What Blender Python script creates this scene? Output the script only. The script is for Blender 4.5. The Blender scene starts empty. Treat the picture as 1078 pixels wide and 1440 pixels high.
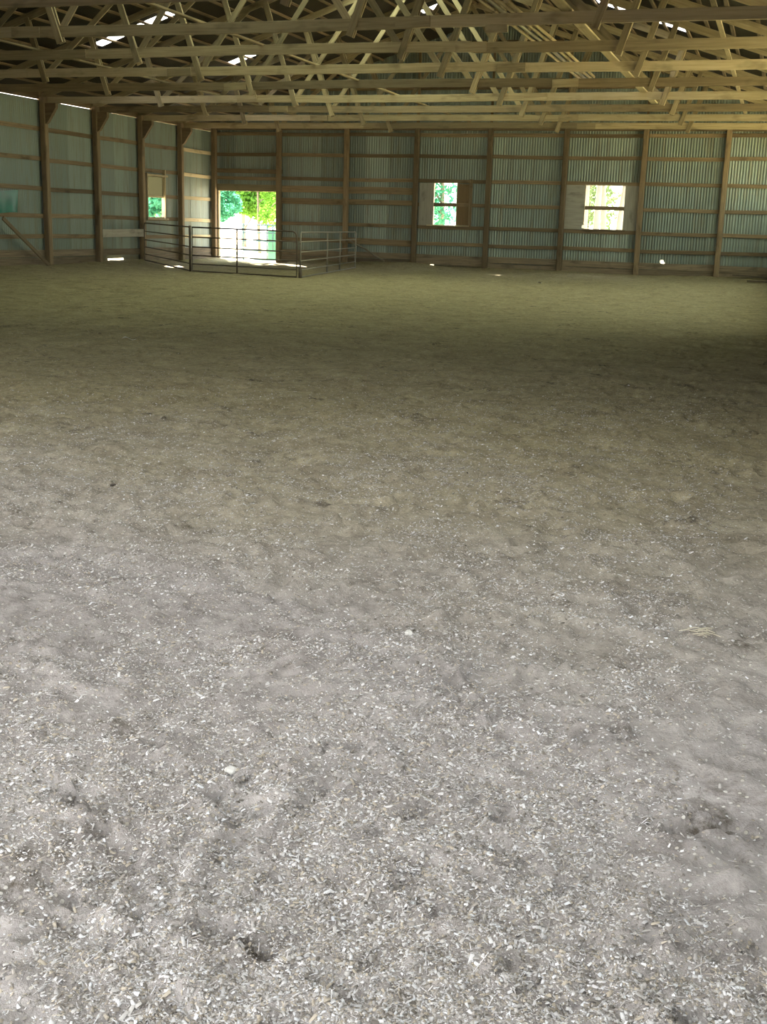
import bpy, bmesh, math, random
import numpy as np
from mathutils import Vector, Matrix

random.seed(7)
rng = np.random.default_rng(7)
S = bpy.context.scene
COL = S.collection

# ------------------------------------------------------------------ camera
FPX, PITCH, ROLL, YAW = 1625.28, .2428, .0292, .3158
CX, CY, CZ = 22.528, -44.961, 1.6
_c, _s = math.cos(YAW), math.sin(YAW)
_fw = Vector((-_s, _c, 0)); _rt = Vector((_c, _s, 0)); _up = Vector((0, 0, 1))
fwd = _fw * math.cos(PITCH) - _up * math.sin(PITCH)
upv = _up * math.cos(PITCH) + _fw * math.sin(PITCH)
cam_r = _rt * math.cos(ROLL) + upv * math.sin(ROLL)
cam_u = upv * math.cos(ROLL) - _rt * math.sin(ROLL)
cd = bpy.data.cameras.new('camera')
cd.sensor_fit = 'HORIZONTAL'; cd.sensor_width = 36.0
cd.lens = FPX / 1078 * 36.0
cd.clip_start = .05; cd.clip_end = 500
cam = bpy.data.objects.new('camera', cd); COL.objects.link(cam)
cam.matrix_world = Matrix(((cam_r.x, cam_u.x, -fwd.x, CX), (cam_r.y, cam_u.y, -fwd.y, CY),
                           (cam_r.z, cam_u.z, -fwd.z, CZ), (0, 0, 0, 1)))
S.camera = cam

# ------------------------------------------------------------------ world, sun, exposure
SKY = 1.0
w = bpy.data.worlds.new('sky'); S.world = w; w.use_nodes = True
nt = w.node_tree
bg = nt.nodes['Background']
tc = nt.nodes.new('ShaderNodeTexCoord'); sx = nt.nodes.new('ShaderNodeSeparateXYZ')
rp = nt.nodes.new('ShaderNodeValToRGB')
nt.links.new(tc.outputs['Generated'], sx.inputs[0]); nt.links.new(sx.outputs['Z'], rp.inputs[0])
nt.links.new(rp.outputs[0], bg.inputs[0])
rp.color_ramp.elements[0].position = 0.0; rp.color_ramp.elements[0].color = (1.0, .97, .92, 1)
rp.color_ramp.elements[1].position = .6; rp.color_ramp.elements[1].color = (.86, .93, 1.0, 1)
bg.inputs[1].default_value = SKY
SUN_DIR = Vector((-.56, .70, .50)).normalized()
sd = bpy.data.lights.new('sun', 'SUN'); sd.energy = 9.0; sd.angle = math.radians(.6); sd.color = (1, .92, .78)
sun = bpy.data.objects.new('sun', sd); COL.objects.link(sun)
sun.rotation_euler = SUN_DIR.to_track_quat('Z', 'Y').to_euler()
S.view_settings.view_transform = 'Standard'; S.view_settings.look = 'None'
S.view_settings.gamma = 1; S.view_settings.use_curve_mapping = False
S.view_settings.exposure = 3.0
S.cycles.use_denoising = True
S.cycles.max_bounces = 10; S.cycles.diffuse_bounces = 6; S.cycles.glossy_bounces = 3
S.cycles.transmission_bounces = 6; S.cycles.transparent_max_bounces = 12
S.cycles.sample_clamp_indirect = 6.0
S.cycles.caustics_reflective = False; S.cycles.caustics_refractive = False


def portal(name, loc, nrm, sx_, sy_):
    """tells the sampler where daylight comes in; emits nothing of its own"""
    l = bpy.data.lights.new(name, 'AREA'); l.shape = 'RECTANGLE'; l.size = sx_; l.size_y = sy_
    l.cycles.is_portal = True
    o = bpy.data.objects.new(name, l); COL.objects.link(o); o.location = loc
    n = Vector(nrm); z = -n; y = Vector((0, 0, 1)) if abs(n.z) < .9 else Vector((0, 1, 0)); x = y.cross(z).normalized(); y = z.cross(x)
    o.rotation_euler = Matrix((x, y, z)).transposed().to_euler()


# building dimensions
PB, PL, NX, WX, LY = 2.8989, 2.9976, 8, 23.38, -45.7
RIDGE = 11.68; ROOF0 = 5.42; SLOPE = .333; CH = 5.04      # chord underside
FD = (13.6, 22.6, 2.7)
SD = (-41.9, -40.5, .95, 1.75)                             # unseen hatch added in the right wall to brighten the near floor                                    # doorway behind the camera
RB = (-24.0, -1.2, 2.6, 5.0)                              # unseen strip added in the right wall to light the far end


def roofz(x): return ROOF0 + SLOPE * (x if x < RIDGE else 2 * RIDGE - x)


portal('front_doorway', ((FD[0] + FD[1]) / 2, LY - .1, FD[2] / 2), (0, 1, 0), FD[1] - FD[0], FD[2])
portal('back_doorway', (1.65, .12, 1.35), (0, -1, 0), 3.0, 2.9)
portal('added_right_strip', (WX + .15, (RB[0] + RB[1]) / 2, (RB[2] + RB[3]) / 2), (-1, 0, 0), RB[1] - RB[0], RB[3] - RB[2])


portal('added_side_hatch', (WX + .15, (SD[0] + SD[1]) / 2, (SD[2] + SD[3]) / 2), (-1, 0, 0), SD[1] - SD[0], SD[3] - SD[2])


# ------------------------------------------------------------------ materials
def nodes(name):
    m = bpy.data.materials.new(name); m.use_nodes = True
    n = m.node_tree.nodes; l = m.node_tree.links
    return m, n, l, n['Principled BSDF']


def mixc(n, l, a, b, fac, mode='MIX'):
    x = n.new('ShaderNodeMix'); x.data_type = 'RGBA'; x.blend_type = mode
    for s_, v in (('A', a), ('B', b)):
        i = [k for k in x.inputs if k.name == s_ and k.type == 'RGBA'][0]
        if isinstance(v, tuple): i.default_value = (*v, 1)
        else: l.new(v, i)
    if isinstance(fac, float): x.inputs[0].default_value = fac
    else: l.new(fac, x.inputs[0])
    return [o for o in x.outputs if o.type == 'RGBA'][0]


def ramp(n, l, src, p0, p1, c0=(0, 0, 0), c1=(1, 1, 1)):
    r = n.new('ShaderNodeValToRGB'); e = r.color_ramp.elements
    e[0].position = p0; e[1].position = p1; e[0].color = (*c0, 1); e[1].color = (*c1, 1)
    l.new(src, r.inputs[0]); return r.outputs[0]


def noise(n, l, vec, scale, detail=4, rough=.55):
    x = n.new('ShaderNodeTexNoise'); x.inputs['Scale'].default_value = scale
    x.inputs['Detail'].default_value = detail; x.inputs['Roughness'].default_value = rough
    if vec is not None: l.new(vec, x.inputs['Vector'])
    return x.outputs['Fac']


def mapped(n, l, vec, scale):
    x = n.new('ShaderNodeMapping'); x.inputs['Scale'].default_value = scale; l.new(vec, x.inputs['Vector']); return x.outputs[0]


def wood(name, light, dark, vary=.35):
    m, n, l, b = nodes(name)
    t = n.new('ShaderNodeTexCoord'); oi = n.new('ShaderNodeObjectInfo')
    ad = n.new('ShaderNodeVectorMath'); ad.operation = 'ADD'
    l.new(t.outputs['Object'], ad.inputs[0])
    cmb = n.new('ShaderNodeCombineXYZ'); ml = n.new('ShaderNodeMath'); ml.operation = 'MULTIPLY'; ml.inputs[1].default_value = 57
    l.new(oi.outputs['Random'], ml.inputs[0]); l.new(ml.outputs[0], cmb.inputs[0]); l.new(ml.outputs[0], cmb.inputs[2])
    l.new(cmb.outputs[0], ad.inputs[1])
    g = noise(n, l, mapped(n, l, ad.outputs[0], (1.2, 30, 30)), 1.0, 5, .6)
    st = noise(n, l, mapped(n, l, ad.outputs[0], (1.3, 3, 3)), 1.0, 3)
    c = mixc(n, l, dark, light, ramp(n, l, g, .3, .72))
    c = mixc(n, l, c, tuple(k * .45 for k in dark), ramp(n, l, st, .56, .8))
    hs = n.new('ShaderNodeHueSaturation'); l.new(c, hs.inputs['Color'])
    mr = n.new('ShaderNodeMapRange'); mr.inputs[3].default_value = 1 - vary; mr.inputs[4].default_value = 1 + vary
    l.new(oi.outputs['Random'], mr.inputs[0]); l.new(mr.outputs[0], hs.inputs['Value'])
    l.new(hs.outputs[0], b.inputs['Base Color']); b.inputs['Roughness'].default_value = .85
    bp = n.new('ShaderNodeBump'); bp.inputs['Strength'].default_value = .25; bp.inputs['Distance'].default_value = .01
    l.new(g, bp.inputs['Height']); l.new(bp.outputs[0], b.inputs['Normal'])
    return m


def sheet_mat(name, c0, c1, dirt, metal=.35, rough=.5):
    m, n, l, b = nodes(name)
    t = n.new('ShaderNodeTexCoord'); oi = n.new('ShaderNodeObjectInfo'); ge = n.new('ShaderNodeNewGeometry')
    big = noise(n, l, ge.outputs['Position'], .8, 4)
    streak = noise(n, l, mapped(n, l, ge.outputs['Position'], (7, 7, .5)), 1.0, 5, .65)
    c = mixc(n, l, c0, c1, oi.outputs['Random'])
    c = mixc(n, l, c, dirt, ramp(n, l, streak, .5, .85))
    sp = n.new('ShaderNodeSeparateXYZ'); l.new(ge.outputs['Position'], sp.inputs[0])
    ma = n.new('ShaderNodeMath'); ma.operation = 'MULTIPLY_ADD'; ma.inputs[1].default_value = -.9; l.new(sp.outputs['Z'], ma.inputs[0])
    l.new(big, ma.inputs[2])       # low splash of mud, broken by noise
    c = mixc(n, l, c, dirt, ramp(n, l, ma.outputs[0], -.45, .45))
    l.new(c, b.inputs['Base Color']); b.inputs['Metallic'].default_value = metal; b.inputs['Roughness'].default_value = rough
    return m


M = {}
M['post'] = wood('post_timber', (.26, .195, .12), (.155, .11, .068))
M['girt'] = wood('girt_timber', (.27, .20, .125), (.16, .115, .07))
M['truss'] = wood('truss_timber', (.41, .34, .22), (.26, .21, .13))
M['truss_dark'] = wood('dark_truss_timber', (.29, .23, .145), (.18, .138, .085))
M['pale'] = wood('pale_timber', (.56, .48, .33), (.42, .345, .22), .2)
M['plank'] = wood('kick_timber', (.27, .21, .15), (.14, .11, .075))
M['ply'] = wood('grey_plywood', (.44, .42, .37), (.30, .285, .25), .12)
M['shutter'] = wood('brown_board', (.23, .155, .085), (.18, .12, .065), .1)
M['sheet'] = sheet_mat('galvanised_wall', (.315, .375, .345), (.185, .225, .21), (.19, .165, .105))
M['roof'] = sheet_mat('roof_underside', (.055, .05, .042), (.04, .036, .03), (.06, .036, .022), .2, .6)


def plain(name, col, rough=.7, metal=0.0, var=.25, sc=6.0):
    m, n, l, b = nodes(name)
    t = n.new('ShaderNodeTexCoord')
    f = noise(n, l, t.outputs['Object'], sc, 4)
    c = mixc(n, l, tuple(k * (1 - var) for k in col), tuple(min(1, k * (1 + var)) for k in col), f)
    l.new(c, b.inputs['Base Color']); b.inputs['Roughness'].default_value = rough; b.inputs['Metallic'].default_value = metal
    return m


M['rust_pipe'] = plain('brown_pipe', (.12, .095, .07), .6, .3, .4, 9)
M['grey_pipe'] = plain('galvanised_pipe', (.33, .31, .26), .5, .5, .25, 7)
M['bark'] = plain('bark', (.22, .19, .15), .9, 0, .4, 4)
M['pale_bark'] = plain('pale_bark', (.17, .165, .14), .9, 0, .3, 4)
M['stone'] = plain('pale_pebble', (.62, .60, .56), .8, 0, .1, 20)
M['dung'] = plain('dark_clod', (.045, .035, .028), .95, 0, .3, 30)
M['straw'] = plain('straw', (.55, .50, .38), .8, 0, .25, 12)
M['teal_gloss'] = plain('glossy_teal', (.018, .17, .12), .22, 0, .25, 1.5)
M['mint'] = plain('mint_sheet', (.14, .44, .30), .6, 0, .1, 6)
M['gate_paint'] = plain('pale_blue_paint', (.09, .18, .20), .5, .2, .15, 6)


def see_through(name, col, clear, tcol=None):
    """thin weathered plastic: part clear, part milky"""
    m, n, l, b = nodes(name); n.remove(b)
    out = n['Material Output']
    tr = n.new('ShaderNodeBsdfTransparent'); tr.inputs[0].default_value = (*(tcol or col), 1)
    tl = n.new('ShaderNodeBsdfTranslucent'); tl.inputs[0].default_value = (*col, 1)
    df = n.new('ShaderNodeBsdfDiffuse'); df.inputs[0].default_value = (*col, 1)
    a = n.new('ShaderNodeMixShader'); a.inputs[0].default_value = .35
    l.new(tl.outputs[0], a.inputs[1]); l.new(df.outputs[0], a.inputs[2])
    b2 = n.new('ShaderNodeMixShader'); b2.inputs[0].default_value = clear
    l.new(a.outputs[0], b2.inputs[1]); l.new(tr.outputs[0], b2.inputs[2]); l.new(b2.outputs[0], out.inputs[0])
    return m


M['skylight'] = see_through('clear_fibreglass', (.86, .88, .89), 0.0)
M['milky'] = see_through('added_ridge_fibreglass', (.74, .84, .60), 0.0)  # for the unseen ridge panels added to light the far floor
M['strip'] = see_through('tree_green_strip', (.62, .70, .42), .88, (.86, .90, .66))  # green tint stands in for daylight filtered by trees
M['teal'] = see_through('teal_plastic', (.05, .42, .30), .15)
M['dirty_pane'] = see_through('dusty_pane', (.08, .078, .055), .10, (.75, .75, .6))


def leaf_mat(name, col, tcol):
    m, n, l, b = nodes(name); n.remove(b)
    ge = n.new('ShaderNodeNewGeometry'); f = noise(n, l, ge.outputs['Position'], 1.2, 2)
    out = n['Material Output']
    df = n.new('ShaderNodeBsdfDiffuse'); l.new(mixc(n, l, tuple(k * .6 for k in col), col, f), df.inputs[0])
    tl = n.new('ShaderNodeBsdfTranslucent'); tl.inputs[0].default_value = (*tcol, 1)
    a = n.new('ShaderNodeMixShader'); a.inputs[0].default_value = .45
    l.new(df.outputs[0], a.inputs[1]); l.new(tl.outputs[0], a.inputs[2]); l.new(a.outputs[0], out.inputs[0])
    return m


M['leaf_bright'] = leaf_mat('bright_leaf', (.18, .36, .07), (.26, .52, .08))
M['leaf_dark'] = leaf_mat('dark_leaf', (.07, .24, .15), (.09, .36, .22))
M['leaf_pale'] = leaf_mat('pale_leaf', (.13, .185, .085), (.15, .22, .10))


def floor_mat():
    m, n, l, b = nodes('arena_dirt')
    ge = n.new('ShaderNodeNewGeometry'); P = ge.outputs['Position']
    sp = n.new('ShaderNodeSeparateXYZ'); l.new(P, sp.inputs[0])
    big = noise(n, l, P, .35, 4, .6); mid = noise(n, l, P, 2.6, 5, .6); fine = noise(n, l, P, 38, 4, .7)
    c = mixc(n, l, (.27, .228, .132), (.41, .355, .212), ramp(n, l, mid, .3, .7))
    daylit = n.new('ShaderNodeMath'); daylit.operation = 'MULTIPLY_ADD'; daylit.inputs[1].default_value = -.20
    l.new(sp.outputs['Y'], daylit.inputs[0])               # chip strewn and greyer towards the entrance, its cool daylight put into the colour
    off = n.new('ShaderNodeMath'); off.operation = 'ADD'; off.inputs[1].default_value = -7.7; l.new(big, off.inputs[0])
    l.new(off.outputs[0], daylit.inputs[2])
    dl = ramp(n, l, daylit.outputs[0], 0.0, 1.0)
    c = mixc(n, l, c, mixc(n, l, (.27, .242, .225), (.37, .338, .318), ramp(n, l, mid, .3, .7)), dl)
    c = mixc(n, l, c, (.12, .095, .07), ramp(n, l, fine, .62, .78))
    crumb = noise(n, l, P, 13, 6, .78); patch = noise(n, l, P, 1.9, 4, .7)
    hv = n.new('ShaderNodeHueSaturation'); l.new(c, hv.inputs['Color'])
    mr = n.new('ShaderNodeMapRange'); mr.inputs[1].default_value = .34; mr.inputs[2].default_value = .66
    mr.inputs[3].default_value = .70; mr.inputs[4].default_value = 1.22; l.new(crumb, mr.inputs[0]); l.new(mr.outputs[0], hv.inputs['Value'])
    c = hv.outputs[0]
    dk = n.new('ShaderNodeMath'); dk.operation = 'MULTIPLY'      # damp turned-up clumps
    l.new(ramp(n, l, patch, .57, .68), dk.inputs[0]); l.new(ramp(n, l, crumb, .40, .58, (1, 1, 1), (0, 0, 0)), dk.inputs[1])
    c = mixc(n, l, c, (.10, .082, .062), dk.outputs[0])
    v = n.new('ShaderNodeTexVoronoi'); v.inputs['Scale'].default_value = 46; l.new(P, v.inputs['Vector'])
    v2 = n.new('ShaderNodeTexVoronoi'); v2.inputs['Scale'].default_value = 17; l.new(P, v2.inputs['Vector'])
    sep = n.new('ShaderNodeSeparateColor'); l.new(v.outputs['Color'], sep.inputs[0])
    f1 = n.new('ShaderNodeMath'); f1.operation = 'MULTIPLY'
    l.new(ramp(n, l, v.outputs['Distance'], .22, .32, (1, 1, 1), (0, 0, 0)), f1.inputs[0]); l.new(ramp(n, l, sep.outputs[0], .66, .7), f1.inputs[1])
    c = mixc(n, l, c, mixc(n, l, (.34, .29, .22), (.62, .59, .55), sep.outputs[1]), f1.outputs[0])
    l.new(c, b.inputs['Base Color']); b.inputs['Roughness'].default_value = .95
    b.inputs['Specular IOR Level'].default_value = .15
    bp = n.new('ShaderNodeBump'); bp.inputs['Strength'].default_value = .55; bp.inputs['Distance'].default_value = .02
    sm = n.new('ShaderNodeMath'); sm.operation = 'MULTIPLY_ADD'; sm.inputs[1].default_value = .5
    l.new(f1.outputs[0], sm.inputs[0]); l.new(fine, sm.inputs[2])
    l.new(sm.outputs[0], bp.inputs['Height']); l.new(bp.outputs[0], b.inputs['Normal'])
    return m


M['floor'] = floor_mat()
M['ground'] = plain('sunlit_gravel', (.70, .58, .38), .95, 0, .2, .6)


def chip_mat():
    m, n, l, b = nodes('wood_chip')
    a = n.new('ShaderNodeAttribute'); a.attribute_name = 'tint'
    l.new(a.outputs['Color'], b.inputs['Base Color']); b.inputs['Roughness'].default_value = .8
    b.inputs['Specular IOR Level'].default_value = .2
    return m


M['chip'] = chip_mat()

# ------------------------------------------------------------------ builders
WORLD = {}          # object -> its own matrix, for parents


def place(o, mat, parent=None):
    COL.objects.link(o)
    WORLD[o.name] = mat
    if parent is not None:
        o.parent = parent
        o.matrix_local = WORLD[parent.name].inverted() @ mat
    else:
        o.matrix_world = mat
    return o


def mesh_obj(name, me, m, parent=None, mat=None):
    o = bpy.data.objects.new(name, me)
    if not me.materials: me.materials.append(m)
    return place(o, mat if mat is not None else Matrix(), parent)


def root(name, loc=(0, 0, 0), label=None, cat=None, group=None, kind=None):
    o = bpy.data.objects.new(name, None); o.empty_display_size = .2
    tag(o, label, cat, group, kind)
    return place(o, Matrix.Translation(loc))


def tag(o, label=None, cat=None, group=None, kind=None):
    if label: o['label'] = label
    if cat: o['category'] = cat
    if group: o['group'] = group
    if kind: o['kind'] = kind
    return o


CACHE = {}


def board_mesh(L, h, t, m, bow=0.0, key=0):
    k = (round(L, 3), round(h, 4), round(t, 4), m.name, round(bow, 3))
    if k in CACHE: return CACHE[k]
    c = min(h, t) * .12
    prof = [(-t / 2 + c, -h / 2), (t / 2 - c, -h / 2), (t / 2, -h / 2 + c), (t / 2, h / 2 - c),
            (t / 2 - c, h / 2), (-t / 2 + c, h / 2), (-t / 2, h / 2 - c), (-t / 2, -h / 2 + c)]
    stops = [0, 1] if abs(bow) < 1e-4 else [0, .33, .67, 1]
    vs = []; fs = []
    for s_ in stops:
        dz = bow * (1 - (2 * s_ - 1) ** 2)
        vs += [(L * (s_ - .5), y, z + dz) for y, z in prof]
    for i in range(len(stops) - 1):
        for j in range(8):
            a = i * 8 + j; b = i * 8 + (j + 1) % 8
            fs.append((a, b, b + 8, a + 8))
    fs.append(tuple(range(7, -1, -1))); e = 8 * (len(stops) - 1); fs.append(tuple(range(e, e + 8)))
    me = bpy.data.meshes.new('board'); me.from_pydata(vs, [], fs); me.materials.append(m)
    CACHE[k] = me
    return me


def board(name, p0, p1, h, t, m, parent=None, up=(0, 0, 1), bow=0.0):
    """a sawn timber from p0 to p1; h along 'up', t across"""
    p0 = Vector(p0); p1 = Vector(p1); d = p1 - p0; L = d.length; x = d / L
    u = Vector(up); y = u.cross(x)
    if y.length < 1e-4: y = Vector((0, 1, 0))
    y.normalize(); z = x.cross(y)
    mat = Matrix.Translation((p0 + p1) / 2) @ Matrix((x, y, z)).transposed().to_4x4()
    return mesh_obj(name, board_mesh(L, h, t, M[m], bow), M[m], parent, mat)


def tube_mesh(pts, r, closed=False, sides=7):
    pts = [Vector(p) for p in pts]; n = len(pts); vs = []; fs = []
    prev = None
    for i, p in enumerate(pts):
        a = pts[i - 1] if (i or closed) else p; b = pts[(i + 1) % n] if (i < n - 1 or closed) else p
        t = (b - a).normalized()
        if prev is None:
            prev = t.orthogonal().normalized()
        nrm = (prev - t * prev.dot(t)).normalized(); prev = nrm; bn = t.cross(nrm)
        rr = r[i] if isinstance(r, (list, tuple)) else r
        for k in range(sides):
            g = 2 * math.pi * k / sides
            vs.append(p + (nrm * math.cos(g) + bn * math.sin(g)) * rr)
    for i in range(n if closed else n - 1):
        for k in range(sides):
            a = i * sides + k; b = i * sides + (k + 1) % sides; j = (i + 1) % n
            fs.append((a, b, j * sides + (k + 1) % sides, j * sides + k))
    if not closed:
        fs.append(tuple(range(sides - 1, -1, -1))); fs.append(tuple(range((n - 1) * sides, n * sides)))
    me = bpy.data.meshes.new('tube'); me.from_pydata(vs, [], fs)
    for p in me.polygons: p.use_smooth = len(p.vertices) == 4
    return me


def tube(name, pts, r, m, parent=None, closed=False, sides=7):
    return mesh_obj(name, tube_mesh(pts, r, closed, sides), M[m], parent)


PITCHC, DEPTH = .1, .014


def sheet_mesh(o, u, nrm, u0, u1, v0, v1f, holes, vdir=Vector((0, 0, 1)), pitch=PITCHC):
    """one corrugated sheet between u0 and u1; holes are (ua, ub, va, vb) cut clean through it"""
    us = set(np.round(np.arange(u0, u1 + 1e-6, pitch / 4), 4)); us.add(round(u1, 4))
    for h in holes:
        for e in h[:2]:
            if u0 < e < u1: us.add(round(e, 4))
    us = sorted(us); vs = []; fs = []; idx = {}
    def vert(a, b):
        k = (round(a, 4), round(b, 4))
        if k not in idx:
            idx[k] = len(vs)
            vs.append(o + u * a + vdir * b + nrm * (DEPTH * math.sin(2 * math.pi * a / pitch)))
        return idx[k]
    for a, b in zip(us[:-1], us[1:]):
        mid = (a + b) / 2
        cuts = sorted((h[2], h[3]) for h in holes if h[0] < mid < h[1])
        lo = v0; segs = []
        for c0, c1 in cuts:
            if c0 > lo: segs.append((lo, c0, False))
            lo = max(lo, c1)
        segs.append((lo, None, True))
        for s0, s1, top in segs:
            ta, tb = (v1f(a), v1f(b)) if top else (s1, s1)
            if min(ta, tb) <= s0 + 1e-4: continue
            fs.append((vert(a, s0), vert(b, s0), vert(b, tb), vert(a, ta)))
    me = bpy.data.meshes.new('sheet'); me.from_pydata([tuple(v) for v in vs], [], fs)
    for p in me.polygons: p.use_smooth = True
    return me


def sheets(parent, o, u, nrm, L, v0, v1f, holes, m='sheet', width=.95, joined=False):
    o = Vector(o); u = Vector(u); nrm = Vector(nrm)
    if joined:
        return mesh_obj('metal_cladding', sheet_mesh(o, u, nrm, 0, L, v0, v1f, holes, pitch=.4), M[m], parent)
    k = 0; a = 0.0
    while a < L - .01:
        b = min(L, a + width)
        lap = nrm * (.004 * (k % 2))
        hs = [h for h in holes if h[0] < b and h[1] > a]
        mesh_obj('metal_sheet', sheet_mesh(o + lap, u, nrm, a, min(L, b + .03), v0, v1f, hs), M[m], parent)
        a = b; k += 1


def jit(a): return random.uniform(-a, a)


# ------------------------------------------------------------------ floor
def vnoise(x, y, sc, seed):
    r = np.random.default_rng(seed); T = r.random((256, 256))
    x = x * sc; y = y * sc
    xi = np.floor(x).astype(int); yi = np.floor(y).astype(int); fx = x - xi; fy = y - yi
    fx = fx * fx * (3 - 2 * fx); fy = fy * fy * (3 - 2 * fy)
    g = lambda i, j: T[i % 256, j % 256]
    return (g(xi, yi) * (1 - fx) + g(xi + 1, yi) * fx) * (1 - fy) + (g(xi, yi + 1) * (1 - fx) + g(xi + 1, yi + 1) * fx) * fy


def floor_grid():
    ys = [-46.2]
    while ys[-1] < 0.0:
        d = max(0, ys[-1] + 43.5)
        ys.append(ys[-1] + min(.16, .022 + .0045 * d) if ys[-1] > -43.5 else ys[-1] + .03)
    ys = np.array(ys); ys[-1] = .05
    xs = np.concatenate([np.arange(-.05, 7, .12), np.arange(7, 13.5, .05), np.arange(13.5, 23.43, .03)])
    X, Y = np.meshgrid(xs, ys)
    Z = (vnoise(X, Y, .45, 1) - .5) * .05 + (vnoise(X, Y, 1.6, 2) - .5) * .045 + (vnoise(X, Y, 4.5, 3) - .5) * .020
    near = np.clip((-Y - 30) / 8, 0, 1)
    Z += near * ((vnoise(X, Y, 11, 4) - .5) * .022 + (vnoise(X, Y, 24, 5) - .5) * .012)
    # banked dirt along the walls
    Z += .10 * np.exp(-((Y) / .9) ** 2) * (.5 + vnoise(X, Y, .6, 8)) * (X > 3.6) + .10 * np.exp(-(X / .7) ** 2) * (.3 + vnoise(X, Y, .5, 9))
    Z += .14 * np.exp(-((X - 8.2) / 1.5) ** 2 - ((Y + .5) / .9) ** 2)
    # hoof prints
    r = np.random.default_rng(21)
    def stamp(x, y, a, R, dep):
        i0, i1 = np.searchsorted(xs, [x - 2.2 * R, x + 2.2 * R]); j0, j1 = np.searchsorted(ys, [y - 2.2 * R, y + 2.2 * R])
        if i1 <= i0 or j1 <= j0: return
        dx = X[j0:j1, i0:i1] - x; dy = Y[j0:j1, i0:i1] - y
        p = dx * math.cos(a) + dy * math.sin(a); q = -dx * math.sin(a) + dy * math.cos(a)
        d = np.sqrt((p / 1.25) ** 2 + q ** 2) / R
        Z[j0:j1, i0:i1] += -dep * np.exp(-(d / .75) ** 4) + dep * .5 * np.exp(-((d - 1.25) / .3) ** 2) * (1 + .6 * p / R)
    for _ in range(8500):
        y_ = -46 + 45 * r.random() ** 1.4
        stamp(r.uniform(max(.8, 22 + .62 * (-44.9 - y_) - 3), 22.9), y_, r.uniform(0, 6.28), r.uniform(.035, .075), r.uniform(.010, .028) * (.5 if y_ < -40.5 else 1))
    for _ in range(420):
        stamp(r.uniform(17, 22.9), r.uniform(-44, -36), r.uniform(0, 6.28), r.uniform(.03, .06), r.uniform(.008, .022))
    # scuffed furrows where hooves dragged
    for _ in range(46):
        x, y, a = r.uniform(17.5, 23), r.uniform(-43.2, -36), r.uniform(.9, 2.6)
        for k in range(r.integers(4, 12)):
            stamp(x, y, a, r.uniform(.022, .042), r.uniform(.012, .026)); a += r.uniform(-.25, .25); x += .06 * math.cos(a); y += .06 * math.sin(a)
    # the furrows that show in the near ground: dragged toe marks with a loose rim
    for line in (((20.62, -42.29), (20.88, -42.44), (21.09, -42.59), (21.31, -42.91)), ((21.11, -42.16), (21.33, -42.45)), ((21.42, -41.78), (21.58, -41.85)),
                 ((21.42, -40.99), (21.65, -41.29), (21.77, -41.41)), ((22.1, -41.39), (22.18, -41.3)), ((22.35, -42.42), (22.45, -42.49), (22.51, -42.49)),
                 ((21.5, -42.78), (21.61, -42.85)), ((22.42, -42.62), (22.48, -42.72), (22.51, -42.74)), ((22.4, -41.92), (22.57, -41.82), (22.65, -41.87)),
                 ((21.75, -42.38), (21.87, -42.51), (21.97, -42.53)), ((21.01, -42.8), (21.08, -42.81)), ((21.8, -40.98), (21.9, -40.78), (22.08, -40.9)),
                 ((21.78, -41.9), (21.93, -41.98), (22.0, -41.93)), ((22.5, -41.4), (22.64, -41.45)), ((21.93, -42.32), (22.01, -42.35)),
                 ((20.54, -40.47), (20.64, -40.53)), ((20.82, -42.02), (20.87, -41.83)), ((22.08, -42.67), (22.2, -42.76))):
        for (xa, ya), (xb, yb) in zip(line[:-1], line[1:]):
            n_ = max(2, int(math.hypot(xb - xa, yb - ya) / .045))
            for q in range(n_):
                t_ = q / n_
                stamp(xa + (xb - xa) * t_ + r.normal(0, .012), ya + (yb - ya) * t_ + r.normal(0, .012), r.uniform(0, 6.28), r.uniform(.024, .042), r.uniform(.016, .034))
    return xs, ys, X, Y, Z


FXS, FYS, FX, FY, FZ = floor_grid()


def ground_at(x, y):
    i = np.clip(np.searchsorted(FXS, x) - 1, 0, len(FXS) - 2); j = np.clip(np.searchsorted(FYS, y) - 1, 0, len(FYS) - 2)
    tx = (x - FXS[i]) / (FXS[i + 1] - FXS[i]); ty = (y - FYS[j]) / (FYS[j + 1] - FYS[j])
    return (FZ[j, i] * (1 - tx) + FZ[j, i + 1] * tx) * (1 - ty) + (FZ[j + 1, i] * (1 - tx) + FZ[j + 1, i + 1] * tx) * ty


def fast_mesh(name, V, F, nper):
    me = bpy.data.meshes.new(name); V = np.asarray(V, np.float32); F = np.asarray(F, np.int32)
    me.vertices.add(len(V)); me.vertices.foreach_set('co', V.ravel())
    me.loops.add(F.size); me.loops.foreach_set('vertex_index', F.ravel())
    me.polygons.add(len(F)); me.polygons.foreach_set('loop_start', np.arange(0, F.size, nper, dtype=np.int32))
    me.update(calc_edges=True); me.validate()
    return me


ny, nx = FX.shape
ii = np.arange(ny * nx).reshape(ny, nx)
Fq = np.stack([ii[:-1, :-1], ii[:-1, 1:], ii[1:, 1:], ii[1:, :-1]], -1).reshape(-1, 4)
fm = fast_mesh('floor', np.stack([FX, FY, FZ], -1).reshape(-1, 3), Fq, 4)
fm.polygons.foreach_set('use_smooth', np.ones(len(fm.polygons), bool))
tag(mesh_obj('floor', fm, M['floor']), kind='structure')

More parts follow.
